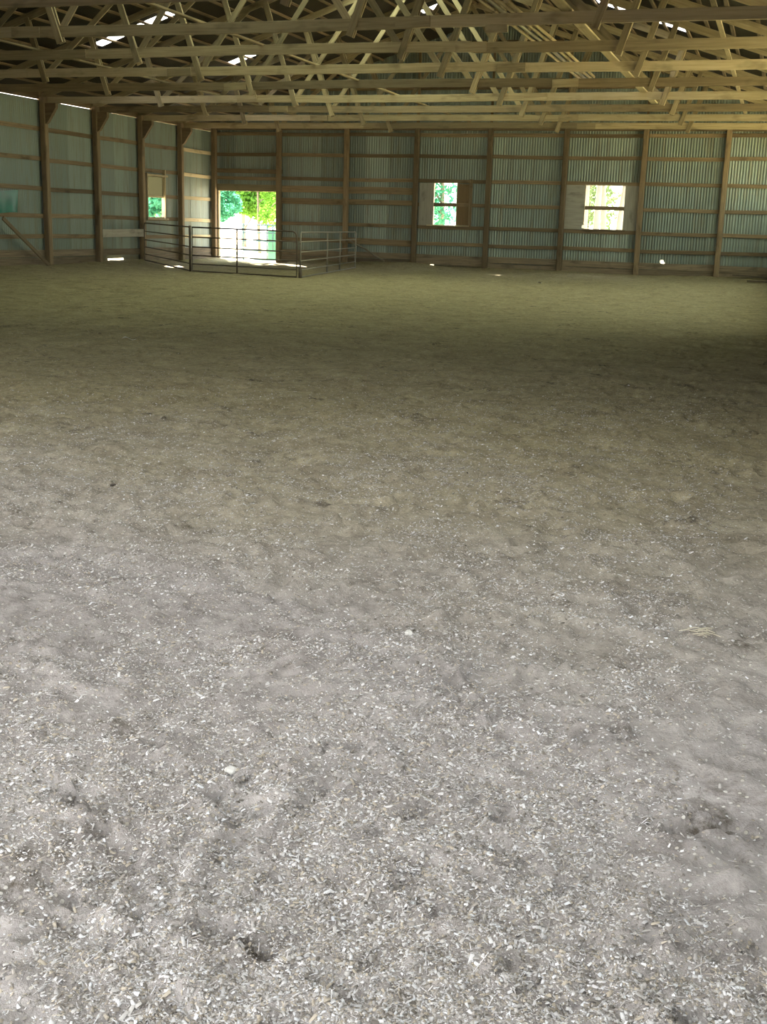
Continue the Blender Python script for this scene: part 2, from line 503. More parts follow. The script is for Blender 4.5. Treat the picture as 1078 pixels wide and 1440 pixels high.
gm = bpy.data.meshes.new('ground')
gv = []; gf = []
for i, x in enumerate(np.linspace(-150, 150, 41)):
    for j, y in enumerate(np.linspace(-120, 160, 41)):
        gv.append((x, y, -.14 + (0 if abs(x) < 30 and abs(y) < 60 else .25 * math.sin(x * .13) * math.sin(y * .11))))
for i in range(40):
    for j in range(40):
        a = i * 41 + j; gf.append((a, a + 41, a + 42, a + 1))
gm.from_pydata(gv, [], gf)
tag(mesh_obj('ground_outside', gm, M['ground']), kind='structure')

# ------------------------------------------------------------------ walls
GZ = [.95, 1.6, 2.44, 3.34, 4.26, 5.06]
POSTX = [.12 + PB * i for i in range(9)]

# --- back wall
wb = root('wall_back', kind='structure')
back_holes = [(.24, 3.06, -1, 2.84),                     # doorway
              (9.54, 10.46, 1.68, 3.28), (15.44, 16.90, 1.70, 3.28),
              (8.80, 9.62, .10, .155), (11.9, 12.7, .08, .115), (18.37, 18.47, .55, .64), (18.40, 18.52, .50, .57),
              (15.36, 15.46, 1.72, 1.84)]  # last one: made-up hole, daylight in it stands in for a glint
sheets(wb, (0, .055, 0), (1, 0, 0), (0, -1, 0), WX, -.1, lambda x: roofz(x) + .015, back_holes)
for i, x in enumerate(POSTX):
    board('post', (x, -.14, -.2), (x, -.14, 5.36), .19, .20, 'post', wb, up=(1, 0, 0), bow=jit(.012))
gable = [5.95, 6.75, 7.55, 8.35, 9.0]
for i in range(8):
    x0, x1 = POSTX[i] - .02, POSTX[i + 1] + .02
    for z in GZ:
        if i == 0 and z < 2.9: continue
        if i == 2 and z == .95:
            board('girt', (x0, -.02, .98), (x1, -.02, .93), .24, .04, 'girt', wb); continue
        board('girt', (x0, -.02, z + jit(.02)), (x1, -.02, z + jit(.02)), .135, .04, 'girt', wb, bow=jit(.015))
    if i in (1, 2):
        board('wide_plank', (x0, -.055, 2.93), (x1, -.055, 2.91 + jit(.02)), .26, .035, 'post', wb, bow=.02)
        board('wide_plank', (x0, -.055, 2.50), (x1, -.055, 2.49), .18, .035, 'post', wb)
    if i >= 1:                                           # kick boards low on the wall
        for zz, hh in ((.16, .27), (.43, .23)):
            if i == 3 and zz < .3: continue
            board('kick_board', (x0 + .06, -.03 - .012 * (zz > .3), zz + jit(.02)), (x1 - .06, -.03 - .012 * (zz > .3), zz + jit(.03)), hh, .03, 'plank', wb, bow=jit(.012))
    if i == 3:
        board('kick_board', (x0 + .06, -.03, .27), (x1 - .06, -.03, .24), .18, .03, 'plank', wb)
for z in gable:
    h = (z - ROOF0) / SLOPE + .3
    xs_ = [h] + [x for x in POSTX if h + .3 < x < WX - h - .3] + [WX - h]
    for a, b in zip(xs_[:-1], xs_[1:]):
        if b - a > .1: board('girt', (a, -.02, z), (b, -.02, z), .135, .04, 'girt', wb)
for x in POSTX[2:7]:
    board('gable_stud', (x, -.09, 5.2), (x, -.09, roofz(x) - .12), .09, .09, 'post', wb, up=(1, 0, 0))
board('wall_plate', (.1, -.10, 5.30), (WX - .1, -.10, 5.30), .19, .045, 'girt', wb)

# door opening
d1 = root('door_1', (1.65, 0, 0), kind='structure')
board('header_board', (.16, -.06, 2.96), (3.12, -.06, 2.94), .26, .05, 'truss', d1)
board('upper_header_board', (.16, -.05, 3.62), (3.12, -.05, 3.60), .17, .04, 'girt', d1)
board('header_board', (.16, .11, 2.86), (3.12, .11, 2.86), .10, .05, 'truss', d1)
board('jamb', (.25, .02, -.1), (.25, .02, 2.82), .05, .16, 'pale', d1, up=(1, 0, 0))
board('jamb', (3.05, .02, -.1), (3.05, .02, 2.82), .05, .16, 'post', d1, up=(1, 0, 0))

# back windows: plain openings, the girt runs across them
w2 = root('window_2', (10.0, 0, 1.6), kind='structure')
board('plywood_panel', (9.245, -.055, 1.66), (9.245, -.055, 3.26), .59, .016, 'ply', w2, up=(1, 0, 0))
board('sliding_shutter', (10.71, -.02, 1.70), (10.71, -.02, 3.24), .50, .02, 'shutter', w2, up=(1, 0, 0))
board('shutter_frame', (11.02, -.075, 1.62), (11.02, -.075, 3.42), .13, .05, 'girt', w2, up=(1, 0, 0))
board('sill', (9.30, -.085, 1.665), (11.0, -.085, 1.665), .05, .10, 'pale', w2)
board('head_board', (9.55, -.085, 3.31), (11.0, -.085, 3.33), .10, .09, 'girt', w2)
board('jamb', (9.53, 0, 1.68), (9.53, 0, 3.28), .03, .10, 'pale', w2, up=(1, 0, 0))
board('jamb', (10.47, 0, 1.68), (10.47, 0, 3.28), .03, .10, 'pale', w2, up=(1, 0, 0))
w3 = root('window_3', (16.2, 0, 1.6), kind='structure')
pv = [(x, y, z) for y in (-.063, -.047) for x, z in ((14.70, 1.68), (15.36, 1.68), (15.37, 1.80), (15.42, 1.86), (15.42, 3.28), (14.70, 3.28))]  # notched lower corner lets daylight through as a stand-in for a glint
me = bpy.data.meshes.new('plywood'); me.from_pydata(pv, [], [(0, 1, 2, 3, 4, 5), (11, 10, 9, 8, 7, 6)] + [((i + 1) % 6, i, i + 6, (i + 1) % 6 + 6) for i in range(6)])
mesh_obj('plywood_panel', me, M['ply'], w3)
board('plywood_panel', (17.20, -.055, 1.68), (17.20, -.055, 3.28), .58, .016, 'ply', w3, up=(1, 0, 0))
board('sill', (15.4, -.075, 1.67), (17.0, -.075, 1.66), .05, .08, 'girt', w3)
board('jamb', (15.43, 0, 1.86), (15.43, 0, 3.28), .03, .10, 'pale', w3, up=(1, 0, 0))
board('jamb', (16.91, 0, 1.70), (16.91, 0, 3.28), .03, .10, 'pale', w3, up=(1, 0, 0))
board('head_board', (15.4, 0, 3.295), (16.95, 0, 3.295), .03, .10, 'pale', w3)

# --- left wall  (u runs towards the camera: Y = -u)
wl = root('wall_left', kind='structure')
left_holes = [(4.20, 5.50, 1.60, 3.20), (7.15, 8.2, .125, .185)]
sheets(wl, (-.055, 0, 0), (0, -1, 0), (1, 0, 0), 45.75, -.1, lambda x: 5.14, left_holes)
for k in range(1, 16):
    y = -PL * k
    board('post', (.11, y, -.2), (.11, y, 5.22), .20, .20, 'post', wl, up=(0, 1, 0), bow=jit(.015))
    gv_ = [(.19, y + yy, z) if x is None else (x, y + yy, z) for yy in (-.07, .07) for x, z in ((None, 4.40), (.29, 4.46), (.60, 4.90), (.60, 5.035), (None, 5.035))]
    gf_ = [(0, 1, 2, 3, 4), (9, 8, 7, 6, 5)] + [((i + 1) % 5, i, i + 5, (i + 1) % 5 + 5) for i in range(5)]
    me = bpy.data.meshes.new('knee_brace'); me.from_pydata(gv_, [], gf_)
    mesh_obj('knee_brace', me, M['post'], wl)
for k in range(0, 16):
    y0, y1 = -PL * k + .02, -PL * (k + 1) - .02
    for z in GZ[:-1]:
        if k == 1 and z == 2.44:
            board('girt', (.02, y0, z), (.02, -4.2, z), .135, .04, 'girt', wl)
            continue
        if k == 2 and z == .95: continue
        board('girt', (.02 - .04, y0, z + jit(.02)), (.02 - .04, y1, z + jit(.02)), .135, .04, 'pale' if k == 0 else 'girt', wl, bow=jit(.012))  # paler timber in the first bay carries the doorway's light
    for zz, hh in ((.15, .28), (.42, .22)):
        if k == 2 and zz < .3: continue
        if k < 6: board('kick_board', (.0, y0 - .08, zz + jit(.02)), (.0, y1 + .08, zz + jit(.02)), hh, .03, 'plank', wl)
    dz = .008 if k in (3, 4) else 0
    board('eave_board', (-.07, y0, 5.27 + dz), (-.07, y1, 5.27 + .6 * dz), .25, .04, 'girt', wl)
board('wide_plank', (.22, -PL * 2 - .05, 1.09), (.22, -PL * 3 + .05, 1.07), .27, .035, 'ply', wl)
w1 = root('window_1', (0, -4.85, 1.6), kind='structure')
board('head_board', (.0, -5.55, 3.19), (.0, -3.95, 3.19), .07, .14, 'pale', w1)
board('jamb', (.0, -4.17, 1.55), (.0, -4.17, 3.42), .07, .16, 'pale', w1, up=(0, 1, 0))
board('jamb', (.0, -5.52, 1.55), (.0, -5.52, 3.25), .06, .16, 'pale', w1, up=(0, 1, 0))
board('sill', (.0, -5.55, 1.60), (.0, -3.95, 1.60), .06, .16, 'pale', w1)
board('meeting_rail', (-.02, -5.5, 2.42), (-.02, -4.2, 2.42), .07, .05, 'pale', w1)
gp = bpy.data.meshes.new('pane')
gp.from_pydata([(-.035, -5.5, 2.44), (-.035, -4.2, 2.44), (-.035, -4.2, 3.17), (-.035, -5.5, 3.17),
                (-.029, -5.5, 2.44), (-.029, -4.2, 2.44), (-.029, -4.2, 3.17), (-.029, -5.5, 3.17)], [],
               [(0, 1, 2, 3), (7, 6, 5, 4), (0, 4, 5, 1), (1, 5, 6, 2), (2, 6, 7, 3), (3, 7, 4, 0)])
mesh_obj('pane', gp, M['dirty_pane'], w1)

# --- right wall, just outside the picture, with a long added strip, green like tree-filtered daylight
wr = root('wall_right', (WX, 0, 0), kind='structure')
rh = [(-RB[1], -RB[0], RB[2], RB[3]), (-SD[1], -SD[0], SD[2], SD[3])]
sheets(wr, (WX + .055, 0, 0), (0, -1, 0), (-1, 0, 0), 45.75, -.1, lambda x: 5.25, rh, joined=True)
sm = sheet_mesh(Vector((WX + .07, 0, 0)), Vector((0, -1, 0)), Vector((-1, 0, 0)), -RB[1] - .02, -RB[0] + .02, RB[2] - .03, lambda x: RB[3] + .03, [])
mesh_obj('added_light_strip', sm, M['strip'], wr)
for k in range(1, 14):
    board('post', (WX - .11, -PL * k, -.2), (WX - .11, -PL * k, 5.22), .20, .20, 'post', wr, up=(0, 1, 0))
for k in range(0, 16):
    for z in GZ[:-1]:
        if k == 13 and z == 1.6: continue
        board('girt', (WX, -PL * k, z), (WX, -PL * (k + 1), z), .135, .04, 'girt', wr)

# --- front wall behind the camera, wide open doorway
wf = root('wall_front', (0, LY, 0), kind='structure')
sheets(wf, (0, LY - .05, 0), (1, 0, 0), (0, 1, 0), WX, -.1, lambda x: roofz(x) - .03, [(FD[0], FD[1], -1, FD[2])], joined=True)

# ------------------------------------------------------------------ roof
ce = root('ceiling', (RIDGE, 0, 5.4), kind='structure')
SKY_L = {7: (4.15, 5.75), 4: (10.0, 10.75)}       # sheet number along the barn : clear length up the slope
ADDED_R = {39: (20.0, 22.8), 41: (15.4, 22.8), 43: (13.4, 22.4), 45: (13.4, 22.4), 47: (13.4, 22.4)}  # unseen roof panels added to brighten the near floor
cl = math.sqrt(1 + SLOPE ** 2); XE = -.42


def roof_piece(name, side, k, xa, xb, m, ua=0.0, ub=.98):
    y1 = -k * .95 + .15
    s_ = -1 if side == 'right' else 1
    if side == 'right': xa, xb = 2 * RIDGE - xb, 2 * RIDGE - xa
    vdir = Vector((s_, 0, SLOPE)).normalized()
    oo = Vector((0 if s_ > 0 else 2 * RIDGE, y1, ROOF0 + .012 * (k % 2) * .3))
    nr = Vector((-SLOPE * s_, 0, 1)).normalized()
    me = sheet_mesh(oo, Vector((0, -1, 0)), nr, ua, ub, xa * cl, lambda u: xb * cl, [], vdir=vdir, pitch=.095)
    mesh_obj(name, me, M[m], ce)


for side, SK in (('left', SKY_L), ('right', ADDED_R)):
    SK = dict(SK)
    for k in ((10, 12, 14, 17, 20, 25) if side == 'left' else (10, 13, 15, 18, 20, 25, 27)): SK[k] = (8.9, 11.55) if side == 'left' else (2 * RIDGE - 11.55, 14.4)  # unseen ridge panels added to light far floor and trusses
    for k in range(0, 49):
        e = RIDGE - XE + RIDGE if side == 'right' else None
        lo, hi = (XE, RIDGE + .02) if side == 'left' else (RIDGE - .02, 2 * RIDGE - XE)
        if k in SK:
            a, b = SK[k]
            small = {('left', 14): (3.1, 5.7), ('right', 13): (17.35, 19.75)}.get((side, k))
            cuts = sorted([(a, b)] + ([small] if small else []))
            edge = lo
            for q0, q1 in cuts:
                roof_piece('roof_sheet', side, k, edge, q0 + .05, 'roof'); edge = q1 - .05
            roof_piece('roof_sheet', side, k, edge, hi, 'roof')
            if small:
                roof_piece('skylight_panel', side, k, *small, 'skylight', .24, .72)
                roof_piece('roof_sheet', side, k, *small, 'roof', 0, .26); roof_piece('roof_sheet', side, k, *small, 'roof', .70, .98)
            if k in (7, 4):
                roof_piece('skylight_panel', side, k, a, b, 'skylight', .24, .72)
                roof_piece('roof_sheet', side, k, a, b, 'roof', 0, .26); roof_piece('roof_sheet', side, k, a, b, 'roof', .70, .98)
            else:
                roof_piece('skylight_panel', side, k, a, b, 'skylight' if k > 30 else 'milky')  # added out-of-view panel that lets in extra light
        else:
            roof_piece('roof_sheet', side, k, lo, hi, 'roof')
    for i in range(20):
        x = -.1 + i * .615
        z = ROOF0 + SLOPE * x - .045
        xx = x if side == 'left' else 2 * RIDGE - x
        board('purlin', (xx, .05, z), (xx, LY, z), .04, .09, 'girt', ce, up=(-SLOPE if side == 'left' else SLOPE, 0, 1))

# ------------------------------------------------------------------ trusses
ORD = {1: 'standing closest to the back wall', 2: 'second out from the back wall', 3: 'third out from the back wall',
       4: 'fourth out from the back wall', 5: 'fifth out from the back wall', 6: 'with the third full beam down from the top of the photo',
       7: 'with the second full beam down from the top of the photo', 8: 'with the topmost full beam, a block hanging below it',
       9: 'only its beam showing in the top left corner'}
NODE = [4.16, 8.60, 2 * RIDGE - 8.60, 2 * RIDGE - 4.16]


def topz(x): return roofz(x) - .16          # top chord centre line


for k in range(1, 10):
    Y = -PL * k + (.0)
    yc = Y + .14                              # beside the post
    t = root('roof_truss', (RIDGE, yc, CH), 'weathered timber roof truss ' + ORD[k], 'truss', 'roof trusses across the barn')
    j1, j2 = 7.4 + jit(.8), 16.4 + jit(.9)
    tint = 'pale' if k in (2, 4, 6, 8) else 'truss_dark' if k in (3, 5) else 'truss'  # chord tones hold dirt and also uneven skylight put into the colour
    tint2 = 'truss_dark' if k in (3, 5) else 'truss'
    h = .205
    zc = CH + h / 2
    board('bottom_chord', (.02, yc, zc + jit(.02)), (j1, yc, zc), h, .042, tint, t, bow=jit(.025))
    board('bottom_chord', (j1 + .01, yc, zc), (j2, yc, zc + jit(.02)), h, .042, tint2, t, bow=jit(.03))
    board('bottom_chord', (j2 + .01, yc, zc + jit(.012)), (WX - .02, yc, zc), h, .042, tint, t, bow=jit(.02))
    for jx in (j1, j2):
        board('splice_plate', (jx - .32, yc - .042, zc - .01 + jit(.02)), (jx + .32, yc - .042, zc + jit(.02)), h * .92, .035, 'truss', t)
    for s_ in (-1, 1):
        f = lambda x: x if s_ < 0 else 2 * RIDGE - x
        board('top_chord', (f(-.2), yc, topz(-.2)), (f(RIDGE - .01), yc, topz(RIDGE)), .185, .042, 'truss', t)
        a = NODE[0]; b = NODE[1]
        for side in (-1, 1):                  # steep pairs sandwich the chord
            board('web', (f(a + .04), yc + .045 * side, CH - .10 + jit(.02)), (f(a - .45 + jit(.05)), yc + .045 * side, topz(a - .5)), .135, .038, 'truss', t)
            board('web', (f(b + .04), yc + .045 * side, CH - .11 + jit(.02)), (f(b - .98 + jit(.06)), yc + .045 * side, topz(b - 1.0)), .135, .038, 'truss', t)
        board('web', (f(a - .02), yc + .004, CH + .02), (f(7.28 + jit(.06)), yc, topz(7.3)), .135, .036, 'truss', t)
        board('web', (f(b - .02), yc + .004, CH + .02), (f(RIDGE - .22), yc, topz(RIDGE - .2)), .135, .036, 'truss', t)
    if k == 8:
        board('scab_block', (17.26, yc - .06, 4.99), (17.66, yc - .06, 4.99), .13, .05, 'pale', t)

# lengthwise ties and loose timber lying on the bottom chords
zt = CH + .205
for x, y0, y1, h, th, m, lab in (
        (6.02, -27.5, -3, .09, .04, 'truss', 'long tie board lying lengthwise over the trusses on the left'),
        (11.62, -27.5, -3, .09, .04, 'truss', 'long tie board running lengthwise under the roof ridge'),
        (18.66, -27.5, -9, .19, .04, 'pale', 'wide pale greenish board laid lengthwise over the right trusses'),
        (21.1, -27.5, -6, .09, .04, 'truss', 'tie board lengthwise over the trusses, the one nearest the right wall')):
    tag(board('tie_board', (x, y0, zt + .022), (x, y1, zt + .022), th, h, m), lab, 'board', 'boards lying over the trusses')
for i, dx in enumerate((-.22, -.08, .07, .2)):
    r_ = .032
    o = tube('stored_pole', [(17.6 + dx, -26.2 + .5 * i, zt + r_ + .01), (17.63 + dx, -20, zt + r_ + .012), (17.58 + dx, -13.6 - .4 * i, zt + r_ + .01)], r_, ('pale', 'grey_pipe', 'pale', 'truss')[i])
    tag(o, ('pale pole at the left side of the bundle lying over the trusses', 'grey pole, second from left in the bundle over the trusses', 'pale pole, third from left in the bundle over the trusses', 'brown pole at the right side of the bundle lying over the trusses')[i], 'pole', 'bundle of poles stored on the trusses')


# ------------------------------------------------------------------ corral panels
def panel(name, p, q, H, m, label, stays, parent_group='corral panels around the back doorway', r=.024, round_end=(True, True), rails=(.24, .50, .76, 1.06)):
    p = Vector((*p, 0)); q = Vector((*q, 0)); d = (q - p); L = d.length; e = d / L
    z0 = [float(ground_at(np.array(v.x), np.array(v.y))) for v in (p, q)]
    def at(s, z): v = p + e * s; v.z = z0[0] + (z0[1] - z0[0]) * s / L + z; return v
    t = root(name, (p + q) / 2, label, 'corral fence', parent_group)
    R = .16; pts = []
    def arc(cs, cz, a0, a1):
        for i in range(6):
            a = a0 + (a1 - a0) * i / 5; pts.append(at(cs + R * math.cos(a), cz + R * math.sin(a)))
    pts.append(at(r, r))
    if round_end[0]: arc(r + R, H - R - r, math.pi, math.pi / 2)
    else: pts.append(at(r, H - r))
    if round_end[1]: arc(L - R - r, H - R - r, math.pi / 2, 0)
    else: pts.append(at(L - r, H - r))
    pts.append(at(L - r, r))
    tube('outer_frame', pts, r, m, t, closed=True, sides=8)
    for z in rails:
        tube('rail', [at(r, z), at(L - r, z)], r * .8, m, t)
    for s in stays:
        tube('stay', [at(s * L, r), at(s * L, H - r)], r * 1.1, m, t)
    return t, at, L


pA = panel('corral_fence', (.34, -6.30), (5.0, -11.60), 1.38, 'rust_pipe', 'brown six rail pipe panel running from the left wall into the arena', [])
tube('hinge_post', [pA[1](pA[2] - .02, -.02), pA[1](pA[2] - .02, 1.40)], .040, 'rust_pipe', pA[0], sides=8)
pB = panel('corral_fence', (5.06, -11.62), (8.86, -12.15), 1.38, 'rust_pipe', 'brown pipe panel in front of the bright back doorway', [.44], round_end=(False, True))
pC = panel('corral_gate', (8.94, -12.12), (7.32, -2.75), 1.36, 'grey_pipe', 'grey galvanised gate running back to the wall, right of the doorway', [.43, .67])
pC[0]['category'] = 'gate'
tube('foot_sleeve', [pC[1](.02, -.03), pC[1](.02, .30)], .055, 'rust_pipe', pC[0], sides=8)
tube('latch_chain', [pC[1](-.03, 1.02), pC[1](.03, .98), pC[1](.02, .84)], .014, 'rust_pipe', pC[0], sides=5)


# ------------------------------------------------------------------ loose things in the barn
def grid_plate(name, fn, nu, nv, th, nrm, m):
    vs = []; fs = []
    for s_ in (0, 1):
        for i in range(nu + 1):
            for j in range(nv + 1):
                v = fn(i / nu, j / nv); vs.append((v[0] + nrm[0] * th * s_, v[1] + nrm[1] * th * s_, v[2] + nrm[2] * th * s_))
    n1 = (nu + 1) * (nv + 1)
    for i in range(nu):
        for j in range(nv):
            a = i * (nv + 1) + j; fs.append((a, a + nv + 1, a + nv + 2, a + 1)); fs.append((n1 + a + 1, n1 + a + nv + 2, n1 + a + nv + 1, n1 + a))
    rim = [i * (nv + 1) for i in range(nu + 1)] + [nu * (nv + 1) + j for j in range(1, nv + 1)] + [i * (nv + 1) + nv for i in range(nu - 1, -1, -1)] + [j for j in range(nv - 1, 0, -1)]
    for a, b in zip(rim, rim[1:] + rim[:1]): fs.append((b, a, a + n1, b + n1))
    me = bpy.data.meshes.new(name); me.from_pydata(vs, [], fs)
    return mesh_obj(name, me, M[m])


ts = grid_plate('plastic_sheet', lambda a, b: (.05 + .012 * math.sin(9 * a) * (1 - b), -14.84 + 1.42 * a - .10 * (1 - b) * a, 1.66 + .66 * b - .02 * math.sin(5 * a)), 14, 6, .004, (1, 0, 0), 'teal_gloss')
tag(ts, 'glossy teal green plastic sheet fixed on the left wall between two girts', 'plastic sheet')
tag(board('leaning_board', (.42, -14.75, 1.50), (.30, -12.28, .05), .12, .04, 'post'), 'brown plank leaning diagonally against the left wall below the teal sheet', 'board')
tag(tube('fallen_branch', [(6.15, -.35, 1.0), (6.5, -.30, .82), (6.9, -.36, .66), (7.3, -.42, .42), (7.75, -.55, .24)], [.03, .035, .03, .04, .03], 'bark', sides=6),
    'dark crooked branch leaning on the back wall beside the grey gate', 'branch')


def clod(name, x, y, r, m, label, cat, flat=.55, group=None, seed=0):
    bm = bmesh.new(); bmesh.ops.create_icosphere(bm, subdivisions=2, radius=r); rr = random.Random(seed)
    for v in bm.verts: v.co *= 1 + rr.uniform(-.2, .2); v.co.z *= flat
    me = bpy.data.meshes.new(name); bm.to_mesh(me); bm.free()
    z = float(ground_at(np.array(x), np.array(y)))
    return tag(mesh_obj(name, me, M[m], None, Matrix.Translation((x, y, z + r * flat * .45))), label, cat, group)


clod('pebble', 21.26, -40.71, .017, 'stone', 'small pale pebble lying out in the middle of the chip strewn floor', 'pebble', .7, None, 1)
clod('pebble', 21.10, -42.02, .02, 'stone', 'white flat pebble on the near floor, towards the left below the middle', 'pebble', .45, None, 2)
clod('clod', 19.30, -38.34, .022, 'dung', 'small dark clod on the floor, the one further right of two', 'clod', .5, None, 3)
clod('clod', 18.76, -38.84, .018, 'dung', 'small dark clod on the floor, the one further left of two', 'clod', .5, None, 4)
for i, (x, y, l_, lab) in enumerate(((14.23, -31.15, .16, 'white scrap lying alone on the left of the far dark floor'),
                                    (15.38, -8.15, .14, 'tiny white scrap on the floor before the back wall windows'))):
    z = float(ground_at(np.array(x), np.array(y)))
    o = grid_plate('paper_scrap', lambda a, b: (x + l_ * a, y + .09 * b, z + .012 + .02 * math.sin(4 * a + 2 * b)), 5, 3, .003, (0, 0, 1), 'stone')
    tag(o, lab, 'scrap')
# dark boards lying at the foot of the back wall, far right
for i, (x0, x1, y, z, lab) in enumerate(((21.0, 23.1, -.32, .16, 'dark old board lying at the foot of the back wall at far right'),
                                         (21.55, 23.2, -1.25, .03, 'short dark board on the dirt in front of the far right wall foot'))):
    zz = float(ground_at(np.array(x0), np.array(y)))
    tag(board('fallen_board', (x0, y, zz + .06 + (.05 if i == 0 else 0)), (x1, y - .1, float(ground_at(np.array(x1), np.array(y - .1))) + .05), .05, .16, 'rust_pipe'), lab, 'board')

# a small tuft of straw on the right
sv = root('straw_tuft', (22.4, -40.28, 0), 'flattened tuft of pale straw stalks on the right of the floor', 'straw')
svs = []; sfs = []
for i in range(13):
    a = rng.uniform(-.5, .7); cx_, cy_ = 22.4 + rng.normal(0, .028), -40.28 + rng.normal(0, .03); L_ = rng.uniform(.015, .045)
    z = float(ground_at(np.array(cx_), np.array(cy_))) + rng.uniform(.006, .02)
    me = tube_mesh([(cx_ - L_ * math.cos(a), cy_ - L_ * math.sin(a), z), (cx_, cy_, z + .008), (cx_ + L_ * math.cos(a + .2), cy_ + L_ * math.sin(a + .2), z)], 0.0022, sides=4)
    b0 = len(svs); svs += [tuple(v.co) for v in me.vertices]; sfs += [tuple(k + b0 for k in p.vertices) for p in me.polygons]; bpy.data.meshes.remove(me)
me = bpy.data.meshes.new('stalks'); me.from_pydata(svs, [], sfs)
tag(mesh_obj('stalks', me, M['straw'], sv), kind='stuff')


# ------------------------------------------------------------------ wood chips, many thousands, in the near ground
def chips():
    N = 330000
    d = 1.6 + 13.5 * rng.random(N * 3) ** 1.6
    keep = rng.random(N * 3) < np.clip(1.15 - (d - 2) / 9, 0.0, 1) + .05 * (d < 13); d = d[keep][:N]
    n = len(d)
    ang = YAW + .42 * (rng.random(n) * 2 - 1)
    x = CX - np.sin(ang) * d; y = CY + np.cos(ang) * d
    pat = vnoise(x, y, 2.2, 31) * .6 + vnoise(x, y, 6, 32) * .4
    # the ground by the right wall is swept smooth and nearly bare
    bare = np.clip((x - 22.15) / .35, 0, 1) * np.clip((y + 42.6) / .5, 0, 1)
    k = (rng.random(n) < np.clip(pat * 2.2 - .35, .08, 1)) & (rng.random(n) > bare * .93) & (x > .3) & (x < WX - .45)
    x, y, d = x[k], y[k], d[k]; n = len(x)
    L = rng.lognormal(math.log(.0030), .45, n).clip(.0012, .012) * (1 + .02 * d); W = (L * rng.uniform(.25, .8, n)).clip(0, .0055); H = np.minimum(W, .004) * rng.uniform(.35, 1, n)
    fib = rng.random(n) < .09; L = np.where(fib, L * 2.6, L); W = np.where(fib, .0009, W); H = np.where(fib, .001, H)
    a = rng.uniform(0, 2 * math.pi, n); tl = rng.normal(0, .30, n); tw = rng.normal(0, .35, n)
    base = np.array([(-1, -1, 0), (1, -.8, 0), (1, .8, 0), (-1, 1, 0), (-.8, 0, 1.6), (.85, 0, 1.3)], float)
    V = base[None] * np.stack([L, W, H], -1)[:, None]
    ct, st = np.cos(tw)[:, None], np.sin(tw)[:, None]
    Yv = V[..., 1] * ct - V[..., 2] * st; Zv = V[..., 1] * st + V[..., 2] * ct
    ct, st = np.cos(tl)[:, None], np.sin(tl)[:, None]
    Xv = V[..., 0] * ct - Zv * st; Zv = V[..., 0] * st + Zv * ct
    ca, sa = np.cos(a)[:, None], np.sin(a)[:, None]
    P = np.stack([Xv * ca - Yv * sa + x[:, None], Xv * sa + Yv * ca + y[:, None], Zv + (ground_at(x, y) + np.abs(np.sin(tl)) * L * .5)[:, None]], -1)
    F = np.array([(0, 1, 5), (0, 5, 4), (2, 3, 4), (2, 4, 5), (0, 4, 3), (1, 2, 5)])
    Fall = (F[None] + (np.arange(n) * 6)[:, None, None]).reshape(-1, 3)
    me = fast_mesh('wood_chips', P.reshape(-1, 3), Fall, 3)
    pal = np.array([(.68, .66, .65), (.56, .535, .52), (.47, .44, .41), (.45, .39, .31), (.33, .295, .26), (.20, .175, .15), (.78, .78, .79)])
    ci = rng.choice(len(pal), n, p=[.10, .20, .23, .15, .18, .10, .04])
    col = pal[ci] * rng.uniform(.8, 1.1, (n, 1))
    at = me.attributes.new('tint', 'FLOAT_COLOR', 'POINT')
    at.data.foreach_set('color', np.repeat(np.concatenate([col, np.ones((n, 1))], 1), 6, 0).astype(np.float32).ravel())
    o = mesh_obj('wood_chips', me, M['chip'])
    tag(o, 'dense scatter of pale wood chips and shavings over the near floor', 'wood chips', None, 'stuff')
    print('chips', n)


chips()


# ------------------------------------------------------------------ outdoors, seen through the openings
def leaves(n, blobs, size, seed):
    r = np.random.default_rng(seed); B = np.array(blobs, float)
    wgt = B[:, 3] ** 2; ci = r.choice(len(B), n, p=wgt / wgt.sum())
    d = r.normal(size=(n, 3)); d /= np.linalg.norm(d, axis=1)[:, None]
    c = B[ci, :3] + d * (B[ci, 3] * r.uniform(.55, 1.05, n) ** .6)[:, None] * np.array([1, 1, .8])
    u = r.normal(size=(n, 3)); u /= np.linalg.norm(u, axis=1)[:, None]
    v = np.cross(u, r.normal(size=(n, 3))); v /= np.linalg.norm(v, axis=1)[:, None]
    s_ = size * r.uniform(.6, 1.3, (n, 1))
    nn = np.cross(u, v)
    P = np.stack([c - u * s_, c + v * s_ * .45 + nn * s_ * .12, c + u * s_, c - v * s_ * .45 + nn * s_ * .12], 1)
    F = (np.array([(0, 1, 2), (0, 2, 3)])[None] + (np.arange(n) * 4)[:, None, None]).reshape(-1, 3)
    return fast_mesh('leaves', P.reshape(-1, 3), F, 3)


